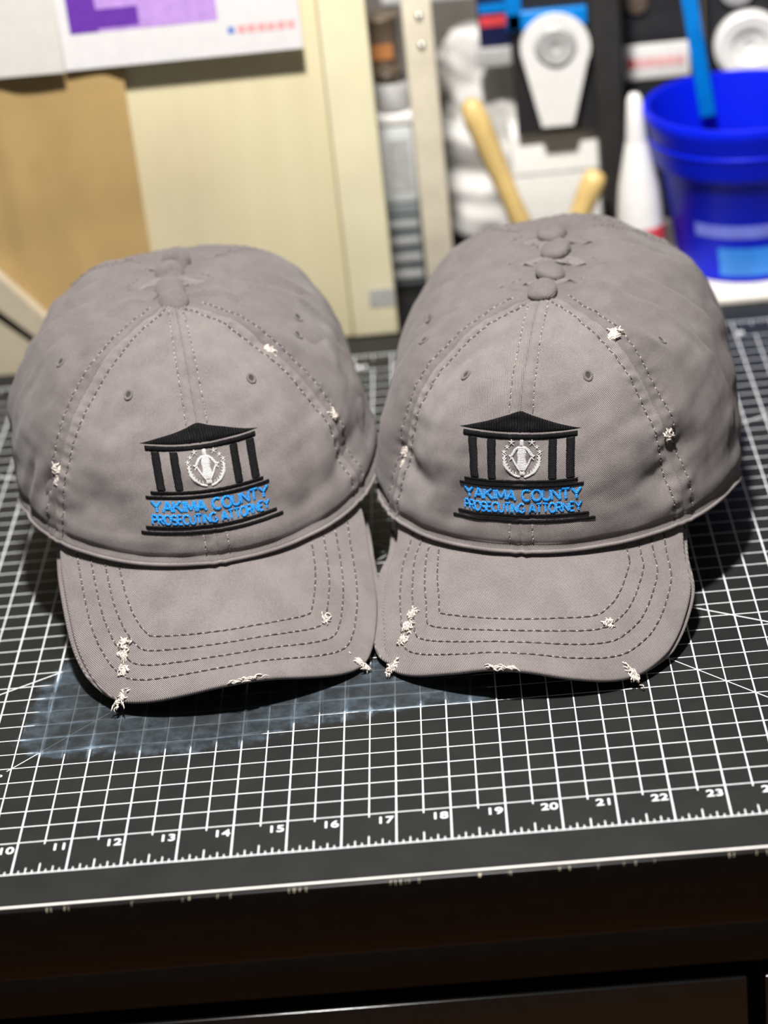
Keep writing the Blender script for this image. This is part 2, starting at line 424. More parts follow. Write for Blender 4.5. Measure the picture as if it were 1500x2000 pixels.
    def raw(s, th, ph):
        th, ph = np.broadcast_arrays(np.asarray(th, float), np.asarray(ph, float))
        p = s.crown0(th, ph); e = 1e-3; php = np.clip(ph, 0, 1.53)
        du = s.crown0(th+e, php)-s.crown0(th-e, php); dv = s.crown0(th, php+e)-s.crown0(th, np.maximum(php-e, 0))
        n = np.cross(du, dv); n /= np.linalg.norm(n, axis=-1)[..., None]+1e-12
        return p+n*s.disp(th, ph, p)[..., None], n
    def surf(s, th, ph, h=0.0):
        p, n = s.raw(th, ph); p = p+n*(h[..., None] if isinstance(h, np.ndarray) else h)
        if not s.last:      # the back of the cap is pushed in
            y = p[..., 1]; t = y-s.yf; ep = .10
            ab = np.sqrt(t*t+ep*ep); s2 = np.where(t > 0, (s.c['bf']-.55+s.yf)/(s.c['br']-s.yf), 1.0)
            sm = np.clip((t+.05)/.5, 0, 1); sm = sm*sm*(3-2*sm)
            p = p.copy(); p[..., 1] = s.yf-ep-(ab-ep)*s2+ep*np.clip(1-np.abs(t)/.6, 0, 1)*.6
            p[..., 0] *= 1-.05*sm; p[..., 2] = p[..., 2]-.10*sm+.75*sm*np.clip((s.c['H']-1.5-p[..., 2])/3, 0, 1)
        p = p.copy(); k = s.kk
        if k:               # nested caps lean back under the one in front and sit a little narrower
            w = np.clip((s.c['H']-p[..., 2])/(s.c['H']-s.c['zf']), 0, 1.2)
            p[..., 1] -= s.lean*np.minimum(w, 1)**1.6*np.clip((.2-p[..., 1])/2.6, 0, 1); p[..., 0] *= 1-.010*k-.012*k*np.minimum(w, 1)
        p[..., 2] += s.c['roll']*p[..., 0]
        return p
    def normal(s, th, ph):
        e = 2e-3
        n = np.cross(s.surf(th+e, ph)-s.surf(th-e, ph), s.surf(th, ph+e)-s.surf(th, ph-e)); return n/(np.linalg.norm(n, axis=-1)[..., None]+1e-12)
    def logo(s, x, h):
        """(across, up the front seam) in inches -> theta, phi"""
        ph = np.interp(h, s.arc, s.pt); c = s.c
        n = c['nf']; rho = np.cos(ph)**(2/n); g = np.sin(ph)**(2/n); bul = 1+c['bu']*np.sin(np.pi*g)
        return np.arcsin(np.clip(x/(c['a']*rho*bul), -.999, .999)), ph
    # brim -------------------------------------------------------------
    def outline(s):
        c = s.c; xj = c['a']*math.sin(c['ths']); fj = -c['bf']*(1-math.cos(c['ths']))
        half = [(xj, fj), (xj+.05, fj+.6), (3.20, -.35), (3.14, .35), (3.0, .95), (2.80, 1.45), (2.52, 1.88), (2.12, 2.18), (1.55, 2.42), (.8, 2.62), (0, 2.70)]
        pts = np.array(half+[(-x, f) for x, f in half[-2::-1]])
        # smooth with Catmull-Rom
        out = []
        P = np.vstack([2*pts[0]-pts[1], pts, 2*pts[-1]-pts[-2]])
        for i in range(1, len(P)-2):
            for t in np.linspace(0, 1, 12, endpoint=False):
                a, b, d, e = P[i-1], P[i], P[i+1], P[i+2]
                out.append(.5*((2*b)+(-a+d)*t+(2*a-5*b+4*d-e)*t*t+(-a+3*b-3*d+e)*t**3))
        out.append(pts[-1]); out = np.array(out)
        w = np.clip((2.1-out[:, 1])/1.0, 0, 1)*np.clip((out[:, 1]+1.6)/.9, 0, 1); inner = out[:, 0]*(1 if s.side == 'L' else -1) > 0
        out[:, 0] *= 1+w*np.where(inner, -.022 if s.side == 'L' else -.065, 0 if s.side == 'L' else .03)
        if s.kk: out[:, 0] *= np.where(inner, .955, 1)
        if s.kk: out[:, 0] += np.sign(out[:, 0])*.075*s.kk*np.where(out[:, 0]*(-1 if s.side == 'L' else 1) > 0, 1, 0)*np.clip((2.3-out[:, 1])/1.2, 0, 1)*np.clip(np.abs(out[:, 0])-1.5, 0, 1)
        return out
    def brim_z(s, x, f):
        c = s.c; z = c['zf']-c['sl']*f-c['k']*x*x
        th = np.arcsin(np.clip(x/c['a'], -.98, .98)); _, yb, zb = s.base(th); fb = -c['bf']-yb
        zi = c['zf']-c['sl']*fb-c['k']*x*x
        dz = (zb-zi-.03)*np.exp(-np.maximum(f-fb, 0)/.5)
        p = np.stack([x, f, 0*x], -1)
        q = np.clip((f-.3)/2.0, 0, 1.3); z = z+.20*np.exp(-(x/1.45)**2)*q*q
        z = z+dz+.012*s.n1(p)+.003*s.n2(p)
        return z if s.kk == 0 else .10+(z-.10)*(1-.11*s.kk)
    def brim_pt(s, x, f, h=0.0):
        x, f = np.broadcast_arrays(np.asarray(x, float), np.asarray(f, float)); e = .01
        z = s.brim_z(x, f); n = np.stack([-(s.brim_z(x+e, f)-s.brim_z(x-e, f))/(2*e), (s.brim_z(x, f+e)-s.brim_z(x, f-e))/(2*e), np.ones_like(x)], -1)
        n /= np.linalg.norm(n, axis=-1)[..., None]
        p = np.stack([x, -s.c['bf']-f-(s.lean if s.kk else 0), z], -1)+n*(h[..., None] if isinstance(h, np.ndarray) else h)
        p = p.copy(); p[..., 2] += s.c['roll']*p[..., 0]; return p, n

def stitches(path, nrm, L=.125, gap=.022, r=.017, jit=.01, nn=6):
    """row of separate thread stitches along a dense path, and pale specks in the gaps between them"""
    seg = np.linalg.norm(np.diff(path, axis=0), axis=1); a = np.concatenate([[0], np.cumsum(seg)]); mb = MB(); sp = MB(); t = .02
    f = lambda q, A: np.array([np.interp(q, a, A[:, i]) for i in range(3)])
    while t+L < a[-1]:
        l = L*(.85+.3*RNG.random()); j = (RNG.random()-.5)*2*jit
        q = np.linspace(t, t+l, 5); hh = np.array([-.012, .006, .010, .006, -.012]); rr = r*np.array([.55, 1, 1.1, 1, .55])
        side = np.cross(f(t+l, path)-f(t, path), f(t+l/2, nrm)); side /= np.linalg.norm(side)+1e-9
        pts = [f(x, path)+f(x, nrm)*h+side*j*(i/4-.5)*2 for i, (x, h) in enumerate(zip(q, hh))]
        mb.tube(pts, rr, nn); c = t+l+gap/2; o = side*(RNG.random()-.5)*.012
        g = .018+.012*RNG.random()
        sp.tube([f(min(c+d, a[-1]), path)+f(c, nrm)*h+o+side*e for d, h, e in ((-g, -.004, -.006), (0, .012, 0), (g, -.004, .006))], [.006, .0105, .006], 5)
        t += l+gap
    return mb, sp
def tuft(c, n, t, size=.16, count=16, r=.011, along=0.0):
    """tangle of frayed threads; along > 0 combs them along t"""
    mb = MB(); n = np.array(n); t = np.array(t, float); t = t-n*(t@n); t /= np.linalg.norm(t); b = np.cross(n, t)
    for i in range(count):
        o = c+t*RNG.normal()*size*(.34+.5*along)+b*RNG.normal()*size*(.34-.2*along)-n*.006
        d = RNG.normal(size=3)*(1-.7*along)+t*along*2*(1 if RNG.random() < .5 else -1); d -= n*(d@n)*.85; d /= np.linalg.norm(d)
        L = size*(.45+.6*RNG.random()); k = np.linspace(0, 1, 7)
        e = np.cross(n, d); ph = RNG.random()*6.3; am = size*(.10+.15*RNG.random())*(1-.6*along); hh = size*(.12+.22*RNG.random())
        pts = [o+d*L*(q-.5)+e*am*math.sin(ph+q*5)+n*(.01+hh*math.sin(math.pi*q)) for q in k]
        mb.tube(pts, r*(.7+.6*RNG.random())*np.array([.6, 1, 1.1, 1.1, 1.1, 1, .6]), 5)
    return mb

# lettering: strokes on a 1 x 1 body
def arcs(cx, cy, rx, ry, a0, a1, n=14):
    return [(cx+rx*math.cos(math.radians(a0+(a1-a0)*i/n)), cy+ry*math.sin(math.radians(a0+(a1-a0)*i/n))) for i in range(n+1)]
FONT = {
 'Y': (1.0, [[(0, 1), (.5, .48)], [(1, 1), (.5, .48)], [(.5, .5), (.5, 0)]]),
 'A': (1.0, [[(0, 0), (.5, 1)], [(.5, 1), (1, 0)], [(.2, .33), (.8, .33)]]),
 'K': (.9, [[(0, 0), (0, 1)], [(0, .38), (.85, 1)], [(.3, .6), (.92, 0)]]),
 'I': (.12, [[(.06, 0), (.06, 1)]]),
 'M': (1.05, [[(0, 0), (0, 1)], [(0, 1), (.52, .15)], [(.52, .15), (1.05, 1)], [(1.05, 1), (1.05, 0)]]),
 'C': (.95, [arcs(.5, .5, .5, .5, 45, 315, 20)]),
 'O': (1.0, [arcs(.5, .5, .5, .5, 90, 450, 26)]),
 'U': (.85, [[(0, 1), (0, .35)]+arcs(.425, .38, .425, .38, 180, 360, 12)+[(.85, 1)]]),
 'N': (.88, [[(0, 0), (0, 1)], [(0, 1), (.88, 0)], [(.88, 0), (.88, 1)]]),
 'T': (.9, [[(0, 1), (.9, 1)], [(.45, 1), (.45, 0)]]),
 'P': (.75, [[(0, 0), (0, 1)], [(0, 1), (.45, 1)]+arcs(.45, .74, .3, .26, 90, -90, 10)+[(0, .48)]]),
 'R': (.85, [[(0, 0), (0, 1)], [(0, 1), (.5, 1)]+arcs(.5, .74, .3, .26, 90, -90, 10)+[(0, .48)], [(.4, .48), (.85, 0)]]),
 'S': (.8, [arcs(.4, .75, .38, .25, 30, 270, 14)+arcs(.4, .25, .4, .25, 90, -150, 14)]),
 'E': (.7, [[(0, 0), (0, 1)], [(0, 1), (.7, 1)], [(0, .52), (.62, .52)], [(0, 0), (.7, 0)]]),
 'G': (1.0, [arcs(.5, .5, .5, .5, 50, 340, 20), [(.6, .45), (.98, .45)], [(.98, .45), (.98, .1)]])}

def ribbon(cap, path, w, ht=.022, step=.02, m=7):
    """raised satin-stitch bar laid on the crown; path in logo inches, w number or list"""
    P = np.array(path, float); seg = np.linalg.norm(np.diff(P, axis=0), axis=1); a = np.concatenate([[0], np.cumsum(seg)])
    n = max(3, int(a[-1]/step)+1); q = np.linspace(0, a[-1], n)
    x = np.interp(q, a, P[:, 0]); y = np.interp(q, a, P[:, 1]); W = np.interp(q, a, np.broadcast_to(np.asarray(w, float), (len(P),)) if np.ndim(w) else np.full(len(P), w))
    tx, ty = np.gradient(x), np.gradient(y); l = np.hypot(tx, ty)+1e-9; nx, ny = -ty/l, tx/l
    s = np.linspace(-1, 1, m)[None, :]; W = W*(1+.05*RNG.normal(size=n)*min(1, .06/max(W.max(), .01)))
    nx = nx+0; k0 = RNG.normal(size=n)*.0015; x = x+nx*k0; y = y+ny*k0
    X_ = x[:, None]+nx[:, None]*s*W[:, None]/2; Y_ = y[:, None]+ny[:, None]*s*W[:, None]/2
    endr = np.minimum(np.minimum(q, a[-1]-q)/.02, 1)[:, None]
    H = ht*np.sqrt(np.clip(1-s*s, 0, 1))*(.35+.65*endr)+.004-.012*(np.abs(s) == 1)
    th, ph = cap.logo(X_, Y_); V = cap.surf(th, ph, H)
    U = np.stack([np.broadcast_to(q[:, None], X_.shape), s*W[:, None]/2], -1)
    return V.reshape(-1, 3), grid_faces(n, m), U.reshape(-1, 2)
def ribbons(cap, name, mat, parent, items):
    V, F, U = [], [], []; o = 0
    for it in items:
        v, f, uv = ribbon(cap, *it); V.append(v); U.append(uv); F += [tuple(i+o for i in q) for q in f]; o += len(v)
    return mk(name, np.vstack(V), F, mat, parent, True, np.vstack(U))

def embroidery(cap, parent):
    # pediment
    n, m = 60, 16; s = np.linspace(-1, 1, n)[:, None]; t = np.linspace(0, 1, m)[None, :]
    roof = (1-np.abs(s))**1.08*.44; x = s*1.22+0*t; h = 2.445+t*roof
    H = .022*np.sqrt(np.clip(np.minimum(np.minimum(t, 1-t)*4, 1), 0, 1))*np.clip(roof/.1, 0, 1)+.003
    th, ph = cap.logo(x, h); V = cap.surf(th, ph, H)
    mk('embroidered_pediment', V.reshape(-1, 3), grid_faces(n, m), M['blkfill'], parent, True, np.stack([x, h+0*x], -1).reshape(-1, 2))
    ribbons(cap, 'embroidered_beam', M['blk'], parent, [([(-1.12, 2.355), (1.14, 2.355)], .115, .034)])
    for cx in (-.93, -.57, .66, 1.01):
        ribbons(cap, 'embroidered_column', M['blk'], parent, [([(cx, 2.285), (cx, 1.49)], .185, .026)])
    for hx, hh in ((1.15, 1.445), (1.26, 1.345), (1.34, .735), (1.45, .625)):
        ribbons(cap, 'embroidered_step', M['blk'], parent, [([(-hx, hh), (hx, hh)], .066, .026)])
    # emblem
    cx, cy = .045, 1.93
    body = [([(cx, cy+.24), (cx, cy+.12), (cx-.005, cy), (cx, cy-.12), (cx+.01, cy-.27)], [.15, .20, .16, .22, .12], .03),
            ([(cx, cy+.235), (cx, cy+.37)], [.10, .085], .03)]
    for sg in (-1, 1):
        body += [([(cx+sg*.05, cy+.22), (cx+sg*.13, cy+.16), (cx+sg*.215, cy+.02)], .068, .024), ([(cx+sg*.205, cy+.03), (cx+sg*.12, cy-.14), (cx+sg*.03, cy-.29)], .045, .02),
                 ([(cx+sg*.20, cy+.0), (cx+sg*.265, cy+.055)], .04, .02), ([(cx+sg*.20, cy+.02), (cx+sg*.24, cy-.05)], .035, .02)]
    ribbons(cap, 'embroidered_figure', M['white'], parent, body)
    ribbons(cap, 'embroidered_figure_base', M['white'], parent, [([(cx-.055, cy-.315), (cx+.06, cy-.315)], .10, .026)])
    for sg in (-1, 1):
        wr = [([(cx+sg*.355*math.sin(a), cy-.02-.37*math.cos(a)) for a in np.linspace(.12, 1.75, 16)], [.055]*6+[.075]*6+[.05]*4, .022)]
        for a in np.linspace(.35, 1.7, 8):
            px, py = cx+sg*.345*math.sin(a), cy-.02-.36*math.cos(a)
            for da, rr in ((.28, .055), (-.1, -.06)):
                wr.append(([(px, py), (px+sg*(-rr)*math.sin(a)*.8+sg*.03*math.cos(a), py+rr*math.cos(a)*.8+.045)], [.032, .016], .018))
        ribbons(cap, 'embroidered_laurel', M['white'], parent, wr)
        for dx, dy, r in ((.20, .31, .075), (.30, .215, .052), (.36, .115, .05)):
            px, py = cx+sg*dx, cy+dy
            ribbons(cap, 'embroidered_star', M['white'], parent, [([(px-.2*r*math.cos(q), py-.2*r*math.sin(q)), (px+r*math.cos(q), py+r*math.sin(q))], [.036, .014], .018) for q in [math.radians(90+72*i) for i in range(5)]])
    def line(txt, x0, x1, y0, y1, tw):
        hgt = y1-y0; asp = .80; gapw = .17*asp*hgt
        wid = [(.45*asp*hgt if ch == ' ' else FONT[ch][0]*asp*hgt) for ch in txt]
        tot = sum(wid)+gapw*(len(txt)-1); k = (x1-x0)/tot; x = x0
        for ch, wd in zip(txt, wid):
            if ch != ' ':
                st = [([(x+px*asp*hgt*k, y0+py*hgt) for px, py in l], tw, .022, .012, 5) for l in FONT[ch][1]]
                ribbons(cap, 'embroidered_letter', M['blue'], parent, st)
            x += (wd+gapw)*k
    line('YAKIMA COUNTY', -1.17, 1.21, 1.05, 1.270, .070)
    line('PROSECUTING ATTORNEY', -1.19, 1.21, .80, .985, .054)

def make_cap(side, k, label, group):
    c = CAP[side]; cap = Cap(side, k); front = (k == 0)
    cs, sn = math.cos(c['p']), math.sin(c['p']); ox, oy = {'L': (0, -.02, .05, .26), 'R': (0, -.02, -.13, -.42)}[side][k], k*c['d']+(0, -.10, .06, 0)[k]
    root = empty('baseball_cap', (c['u']+cs*ox-sn*oy, c['v']+sn*ox+cs*oy, .025), c['p'])
    tag(root, label, 'cap', group)
    ths = c['ths']
    panels = [('front_panel', 0, ths, M['twill']), ('front_panel', -ths, 0, M['twill_l']), ('side_panel', ths, TH2, M['twill_b']), ('side_panel', -TH2, -ths, M['twill_b']),
              ('back_panel', TH2, math.pi, M['twill_b']), ('back_panel', -math.pi, -TH2, M['twill_b'])]
    for name, t0, t1, mt in panels:
        n, m = ((130, 110) if name == 'front_panel' else (110, 110)) if front else (80, 70)
        if name == 'back_panel' and not cap.last: n, m = 30, 30
        th = np.linspace(t0, t1, n)[:, None]; ph = (np.linspace(0, 1, m)**1.0*1.555)[None, :]
        V = cap.surf(th, ph)
        arc = np.interp(ph, cap.pt, cap.arc); rho = np.cos(ph)**.9
        uv = np.stack(np.broadcast_arrays(th*c['a']*np.maximum(rho, .35), arc), -1)
        mk(name, V.reshape(-1, 3), [f[::-1] for f in grid_faces(n, m)][::1] if False else grid_faces(n, m), mt, root, True, uv.reshape(-1, 2))
    # rolled lower edge of the crown
    th = np.linspace(-math.pi, math.pi, 241); p = cap.surf(th, np.full_like(th, .004)); 
    p = p+np.array([0, 0, -.012]); mb = MB().tube(p, .042, 8, False); mb.build('rolled_edge', M['twill_b'], root, True)
    # brim
    ol = cap.outline(); n = len(ol); m = 22
    xj = ol[0][0]; xs = np.interp(np.linspace(0, 1, n), [0, 1], [xj, -xj])
    aa = np.concatenate([[0], np.cumsum(np.linalg.norm(np.diff(ol, axis=0), axis=1))]); aa /= aa[-1]
    thb = ths*(1-2*aa); bx = c['a']*np.sin(thb)*.985; bf = -c['bf']+c['bf']*np.cos(thb)*.985
    t = np.linspace(0, 1, m)[None, :]
    gx = bx[:, None]*(1-t)+ol[:, :1]*t; gf = bf[:, None]*(1-t)+ol[:, 1:]*t
    T = .115 if front else .07
    top, nr = cap.brim_pt(gx, gf); 
    # rounded rim
    tang = np.gradient(ol, axis=0); tang /= np.linalg.norm(tang, axis=1)[:, None]; outn = np.stack([tang[:, 1], -tang[:, 0]], -1)
    if (outn[n//2]*np.array([0, 1])).sum() < 0: outn = -outn
    rings = [top]
    for ang in (30, 60, 90, 120, 150):
        a_ = math.radians(ang); off = .045*math.sin(a_); hh = -T/2+T/2*math.cos(a_)
        q, _ = cap.brim_pt(ol[:, 0]+outn[:, 0]*off, ol[:, 1]+outn[:, 1]*off, np.full(n, hh)); rings.append(q[:, None, :])
    bot, _ = cap.brim_pt(gx, gf, np.full(gx.shape, -T)); rings.append(bot[:, ::-1])
    V = np.concatenate(rings, axis=1); mm = V.shape[1]
    z0 = np.full((n, 5), 0.0); U = np.stack([np.concatenate([gx, np.repeat(ol[:, :1], 5, 1), gx[:, ::-1]], 1), np.concatenate([gf, np.repeat(ol[:, 1:], 5, 1), gf[:, ::-1]], 1)], -1)
    mk('brim', V.reshape(-1, 3), grid_faces(n, mm), M['brim'], root, True, U.reshape(-1, 2))
    # button
    ap = cap.surf(np.array(0.0), np.array(1.5707)); ap = np.array([0, c['sy'], c['H']+.0])
    if not cap.last: pass
    prof = [(.32, -.06), (.335, .0), (.33, .06), (.29, .115), (.20, .15), (.10, .165), (0.001, .17)]
    mb = MB().lathe(prof, 28); v = np.array(mb.v); v[:, 2] += .012*Noise3(5+k, .3)(v); v[:, :2] *= 1+.03*Noise3(9+k, .5)(v)[:, None]
    tilt = (.30-.18*(k == 1), (-.1, .3, -.2, .1)[k], 0) if side == 'R' else ((.62, .05, 0) if front else (.35+.2*k, -.15+.1*k, 0))
    mk('button', v, mb.f, M['twill_b'], root, True, v[:, :2], (ap[0], ap[1]-.05, ap[2]+.05), tilt)
    # eyelets
    def eyelet(th, ph):
        ctr = cap.surf(np.array(th), np.array(ph)); nn = cap.normal(np.array(th), np.array(ph))
        q = Vector(nn).to_track_quat('Z', 'Y').to_euler(); mb = MB(); R_, r_ = .088, .034; V = []
        for i in range(22):
            a = 2*math.pi*i/22
            for j in range(8):
                b = 2*math.pi*j/8; rr = R_+r_*math.cos(b); V.append((rr*math.cos(a)*.85, rr*math.sin(a)*1.1, r_*math.sin(b)*.8+.006+.004*math.sin(i*2.9)))
        F = [(i*8+j, ((i+1) % 22)*8+j, ((i+1) % 22)*8+(j+1) % 8, i*8+(j+1) % 8) for i in range(22) for j in range(8)]
        e = mk('eyelet', V, F, M['twill_b'], root, True, np.array(V)[:, :2], ctr, q)
        MB().lathe([(.075, .012), (.04, .012), (.001, .010)], 14).build('eyelet_hole', M['hole'], e)  # dark disc stands in for the shade inside the eyelet
    for sg in (-1, 1):
        t_, p_ = cap.logo(np.array(sg*1.25), np.array(3.48)); eyelet(float(t_), float(p_))
        eyelet(sg*(ths+.37), float(np.interp(3.55, cap.arc, cap.pt)))
        if cap.last: eyelet(sg*2.55, float(np.interp(3.55, cap.arc, cap.pt)))
    # seam stitching
    def seam_row(t0, off, ph0, ph1, mt, r=.013, L=.12):
        ph = np.linspace(ph0, ph1, 260); n_ = c['ns']; rho = np.cos(ph)**(2/n_)
        th = t0+off/(c['a']*rho+.05); P = cap.surf(th, ph); N = cap.normal(th, ph)
        sa, sb = stitches(P, N, L, .022, r); o_ = sa.build('seam_stitching', mt, root, True); tag(o_, kind='stuff')
        if front: tag(sb.build('stitch_specks', M['speck'], o_, True), kind='stuff')
    pa = lambda h: float(np.interp(h, cap.arc, cap.pt))
    if front:
        for off in (-.235, .235):
            seam_row(0, off, pa(2.80), 1.47, M['stitch_l']); seam_row(0, off, pa(.12), pa(.54), M['stitch_l'])
    for sg in (-1, 1):
        for off in (-.235, .235):
            seam_row(sg*ths, off, pa(.06) if front else pa(2.5), 1.46, M['stitch'] if front else M['stitch_l'], .014)
        if cap.last:
            for off in (-.2, .2): seam_row(sg*TH2, off, pa(.06), 1.45, M['stitch_l'])
    # felled centre seam line
    if front:
        ph = np.linspace(pa(2.82), 1.48, 120); P = cap.surf(np.zeros(120), ph); N = cap.normal(np.zeros(120), ph)
        MB().tube(P-N*.012, .016, 5).build('centre_seam', M['stitch'], root, True)
        # stitching rows on the brim
        for off in (.36, .63, .90, 1.17):
            q = ol-outn*off
            fb = -c['bf']+c['bf']*np.cos(np.arcsin(np.clip(q[:, 0]/c['a'], -.99, .99)))
            ok = (q[:, 1] > fb+.06)
            # drop the loops an inward offset makes at tight corners
            dmin = np.array([np.min(np.linalg.norm(ol-z, axis=1)) for z in q]); ok &= dmin > off-.02
            q = q[ok]
            # densify
            sg_ = np.concatenate([[0], np.cumsum(np.linalg.norm(np.diff(q, axis=0), axis=1))]); tt = np.linspace(0, sg_[-1], 500)
            qx, qf = np.interp(tt, sg_, q[:, 0]), np.interp(tt, sg_, q[:, 1])
            for _ in range(6):
                qx[1:-1] = (qx[:-2]+2*qx[1:-1]+qx[2:])/4; qf[1:-1] = (qf[:-2]+2*qf[1:-1]+qf[2:])/4
            P, N = cap.brim_pt(qx, qf)
            sa, sb = stitches(P, N, .150, .018, .0145, .008); o_ = sa.build('brim_stitching', M['stitch'], root, True); tag(o_, kind='stuff')
            tag(sb.build('stitch_specks', M['speck'], o_, True), kind='stuff')
        # frayed spots
        tag_f = lambda o_: tag(o_, 'pale frayed threads')
        def on_brim(x, f, size=.16, cnt=18, edge=False, al=0.0, tx=(1, 0, 0)):
            P, N = cap.brim_pt(np.array(float(x)), np.array(float(f)), -.02 if edge else .0)
            tag_f(tuft(P, N, tx, size, cnt, .014, al).build('frayed_threads', M['fray'], root, True))
        def on_crown(th, h, size=.17, cnt=18):
            ph = pa(h); P = cap.surf(np.array(th), np.array(ph)); N = cap.normal(np.array(th), np.array(ph)); t_ = np.cross(N, (0, 0, 1.0)); t_ /= np.linalg.norm(t_)
            tag_f(tuft(P, N, t_, size, int(cnt*1.8), .013).build('frayed_threads', M['fray'], root, True))
        for (x, f) in ((-2.17, .98), (-2.22, 1.22), (-2.28, 1.48)): on_brim(x, f, .15, 38)
        on_brim(1.92, 1.18, .14, 20)
        on_brim(-2.43, 1.97, .17, 40, True, .5, (1, .9, 0)); on_brim(2.47, 1.95, .17, 36, True, .5, (1, -.9, 0))
        on_brim(.02, 2.73, .20, 26, True, 1.0)
        on_crown(ths, 3.85, .17, 26) if side == 'L' else on_crown(ths+.02, 4.15, .19, 34)
        on_crown(ths+.02, 1.75, .15, 18); on_crown(-ths-.01, 1.35, .15, 22); on_crown(-ths, 1.1, .12, 12)
        embroidery(cap, root)
    return root
LAB = {'L': ('in the stack by the kraft-covered board', 'caps nested in the stack by the board'), 'R': ('in the stack by the blue bucket', 'caps nested in the stack by the bucket')}
for side in 'LR':
    where, grp = LAB[side]
    make_cap(side, 0, 'grey distressed cap with embroidered temple logo, outermost '+where, grp)
    for k, nm in ((1, 'second'), (2, 'third'), (3, 'innermost')):
        make_cap(side, k, 'plain grey cap tucked behind, %s %s' % (nm+' cap' if k < 3 else nm+' and rearmost', where), grp)

# ------------------------------------------------------------------ things behind the mat
TZ = -.085                     # table surface
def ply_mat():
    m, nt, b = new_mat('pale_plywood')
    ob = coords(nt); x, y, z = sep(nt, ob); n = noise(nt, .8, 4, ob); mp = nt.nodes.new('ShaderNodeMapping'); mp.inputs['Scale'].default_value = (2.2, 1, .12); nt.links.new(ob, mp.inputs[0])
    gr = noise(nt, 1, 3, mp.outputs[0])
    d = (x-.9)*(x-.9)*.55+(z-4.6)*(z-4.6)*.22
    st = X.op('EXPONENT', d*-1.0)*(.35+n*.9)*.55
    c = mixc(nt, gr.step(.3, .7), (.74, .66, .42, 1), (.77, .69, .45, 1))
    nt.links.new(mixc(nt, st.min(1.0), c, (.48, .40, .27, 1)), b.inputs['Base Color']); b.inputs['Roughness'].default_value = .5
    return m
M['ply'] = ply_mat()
M['plyedge'] = plain('pale_wood_strip', (.80, .74, .50, 1), .5, var=.05, nscale=.5)
M['kraft'] = plain('kraft_card', (.42, .285, .115, 1), .6, var=.12, nscale=.35)
M['paper'] = plain('white_paper', (.72, .71, .71, 1), .8, var=.03)
M['paper2'] = plain('offwhite_paper', (.64, .625, .58, 1), .8, var=.03)
M['purple'] = plain('purple_ink', (.13, .03, .36, 1), .6, var=.08)
M['lilac'] = plain('lilac_ink', (.50, .30, .70, 1), .6, var=.12)
M['red'] = plain('red_ink', (.62, .05, .06, 1), .5)
M['redl'] = plain('faded_red_ink', (.80, .38, .38, 1), .6)
M['bluei'] = plain('blue_ink', (.10, .20, .60, 1), .5)
M['label'] = plain('grey_label', (.36, .36, .34, 1), .6)
M['beige'] = plain('beige_plastic', (.47, .41, .30, 1), .45, var=.05)
M['dark'] = plain('dark_gap', (.02, .018, .015, 1), .7)
M['wood'] = plain('pale_wood', (.68, .62, .48, 1), .55, var=.12, nscale=1.0)
M['handle'] = plain('varnished_handle', (.66, .47, .18, 1), .35, var=.12, nscale=1.2)
M['metal'] = plain('ferrule_metal', (.55, .55, .54, 1), .28, 1.0)
M['bristle'] = plain('bristle', (.30, .22, .13, 1), .8)
M['green'] = plain('green_paint', (.28, .42, .16, 1), .4)
M['clear'] = plain('frosted_plastic', (.60, .63, .63, 1), .3, var=.06)
M['greyp'] = plain('grey_plastic', (.12, .14, .14, 1), .5)
M['greyl'] = plain('light_grey_plastic', (.42, .42, .41, 1), .45)
M['tin'] = plain('brown_tin', (.16, .12, .085, 1), .35, .3)
M['wplastic'] = plain('white_plastic', (.82, .81, .78, 1), .4, var=.04)
M['wbox'] = plain('white_box', (.86, .85, .80, 1), .6, var=.04)
M['navy'] = plain('navy_card', (.008, .012, .06, 1), .4)
M['cyan'] = plain('bright_blue_plastic', (.0, .20, .62, 1), .35)
M['black'] = plain('black_card', (.018, .018, .019, 1), .5)
M['blackm'] = plain('black_metal', (.030, .029, .028, 1), .4)
M['bluep'] = plain('royal_blue_plastic', (.001, .012, .66, 1), .42, spec=.2, var=.08, nscale=.4)
M['skyl'] = plain('light_blue_label', (.03, .25, .80, 1), .4, var=.25, nscale=.6)
M['pale'] = plain('pale_blue_print', (.18, .22, .75, 1), .4)
M['orange'] = plain('orange_plastic', (.45, .18, .06, 1), .5)
M['bag'] = plain('milky_bag_film', (.60, .59, .56, 1), .55, var=.12, nscale=.8)
M['cream'] = plain('cream_tray', (.72, .69, .62, 1), .5)

def thing(name, loc, label, cat, rz=0, group=None):
    return tag(empty(name, loc, rz), label, cat, group)
def pbox(name, par, a, b, mat, bev=.04): return MB().box(a, b, bev).build(name, mat, par, 'auto')

# plywood board with a light edge strip
t = thing('plywood_board', (11, 22.75, TZ), 'pale yellow plywood board standing upright behind the mat', 'board')
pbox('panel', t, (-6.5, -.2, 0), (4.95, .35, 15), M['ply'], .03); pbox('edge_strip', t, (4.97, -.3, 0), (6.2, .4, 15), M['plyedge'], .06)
pbox('label_sticker', t, (5.5, -.32, .85), (6.18, -.3, 1.35), M['label'], 0)
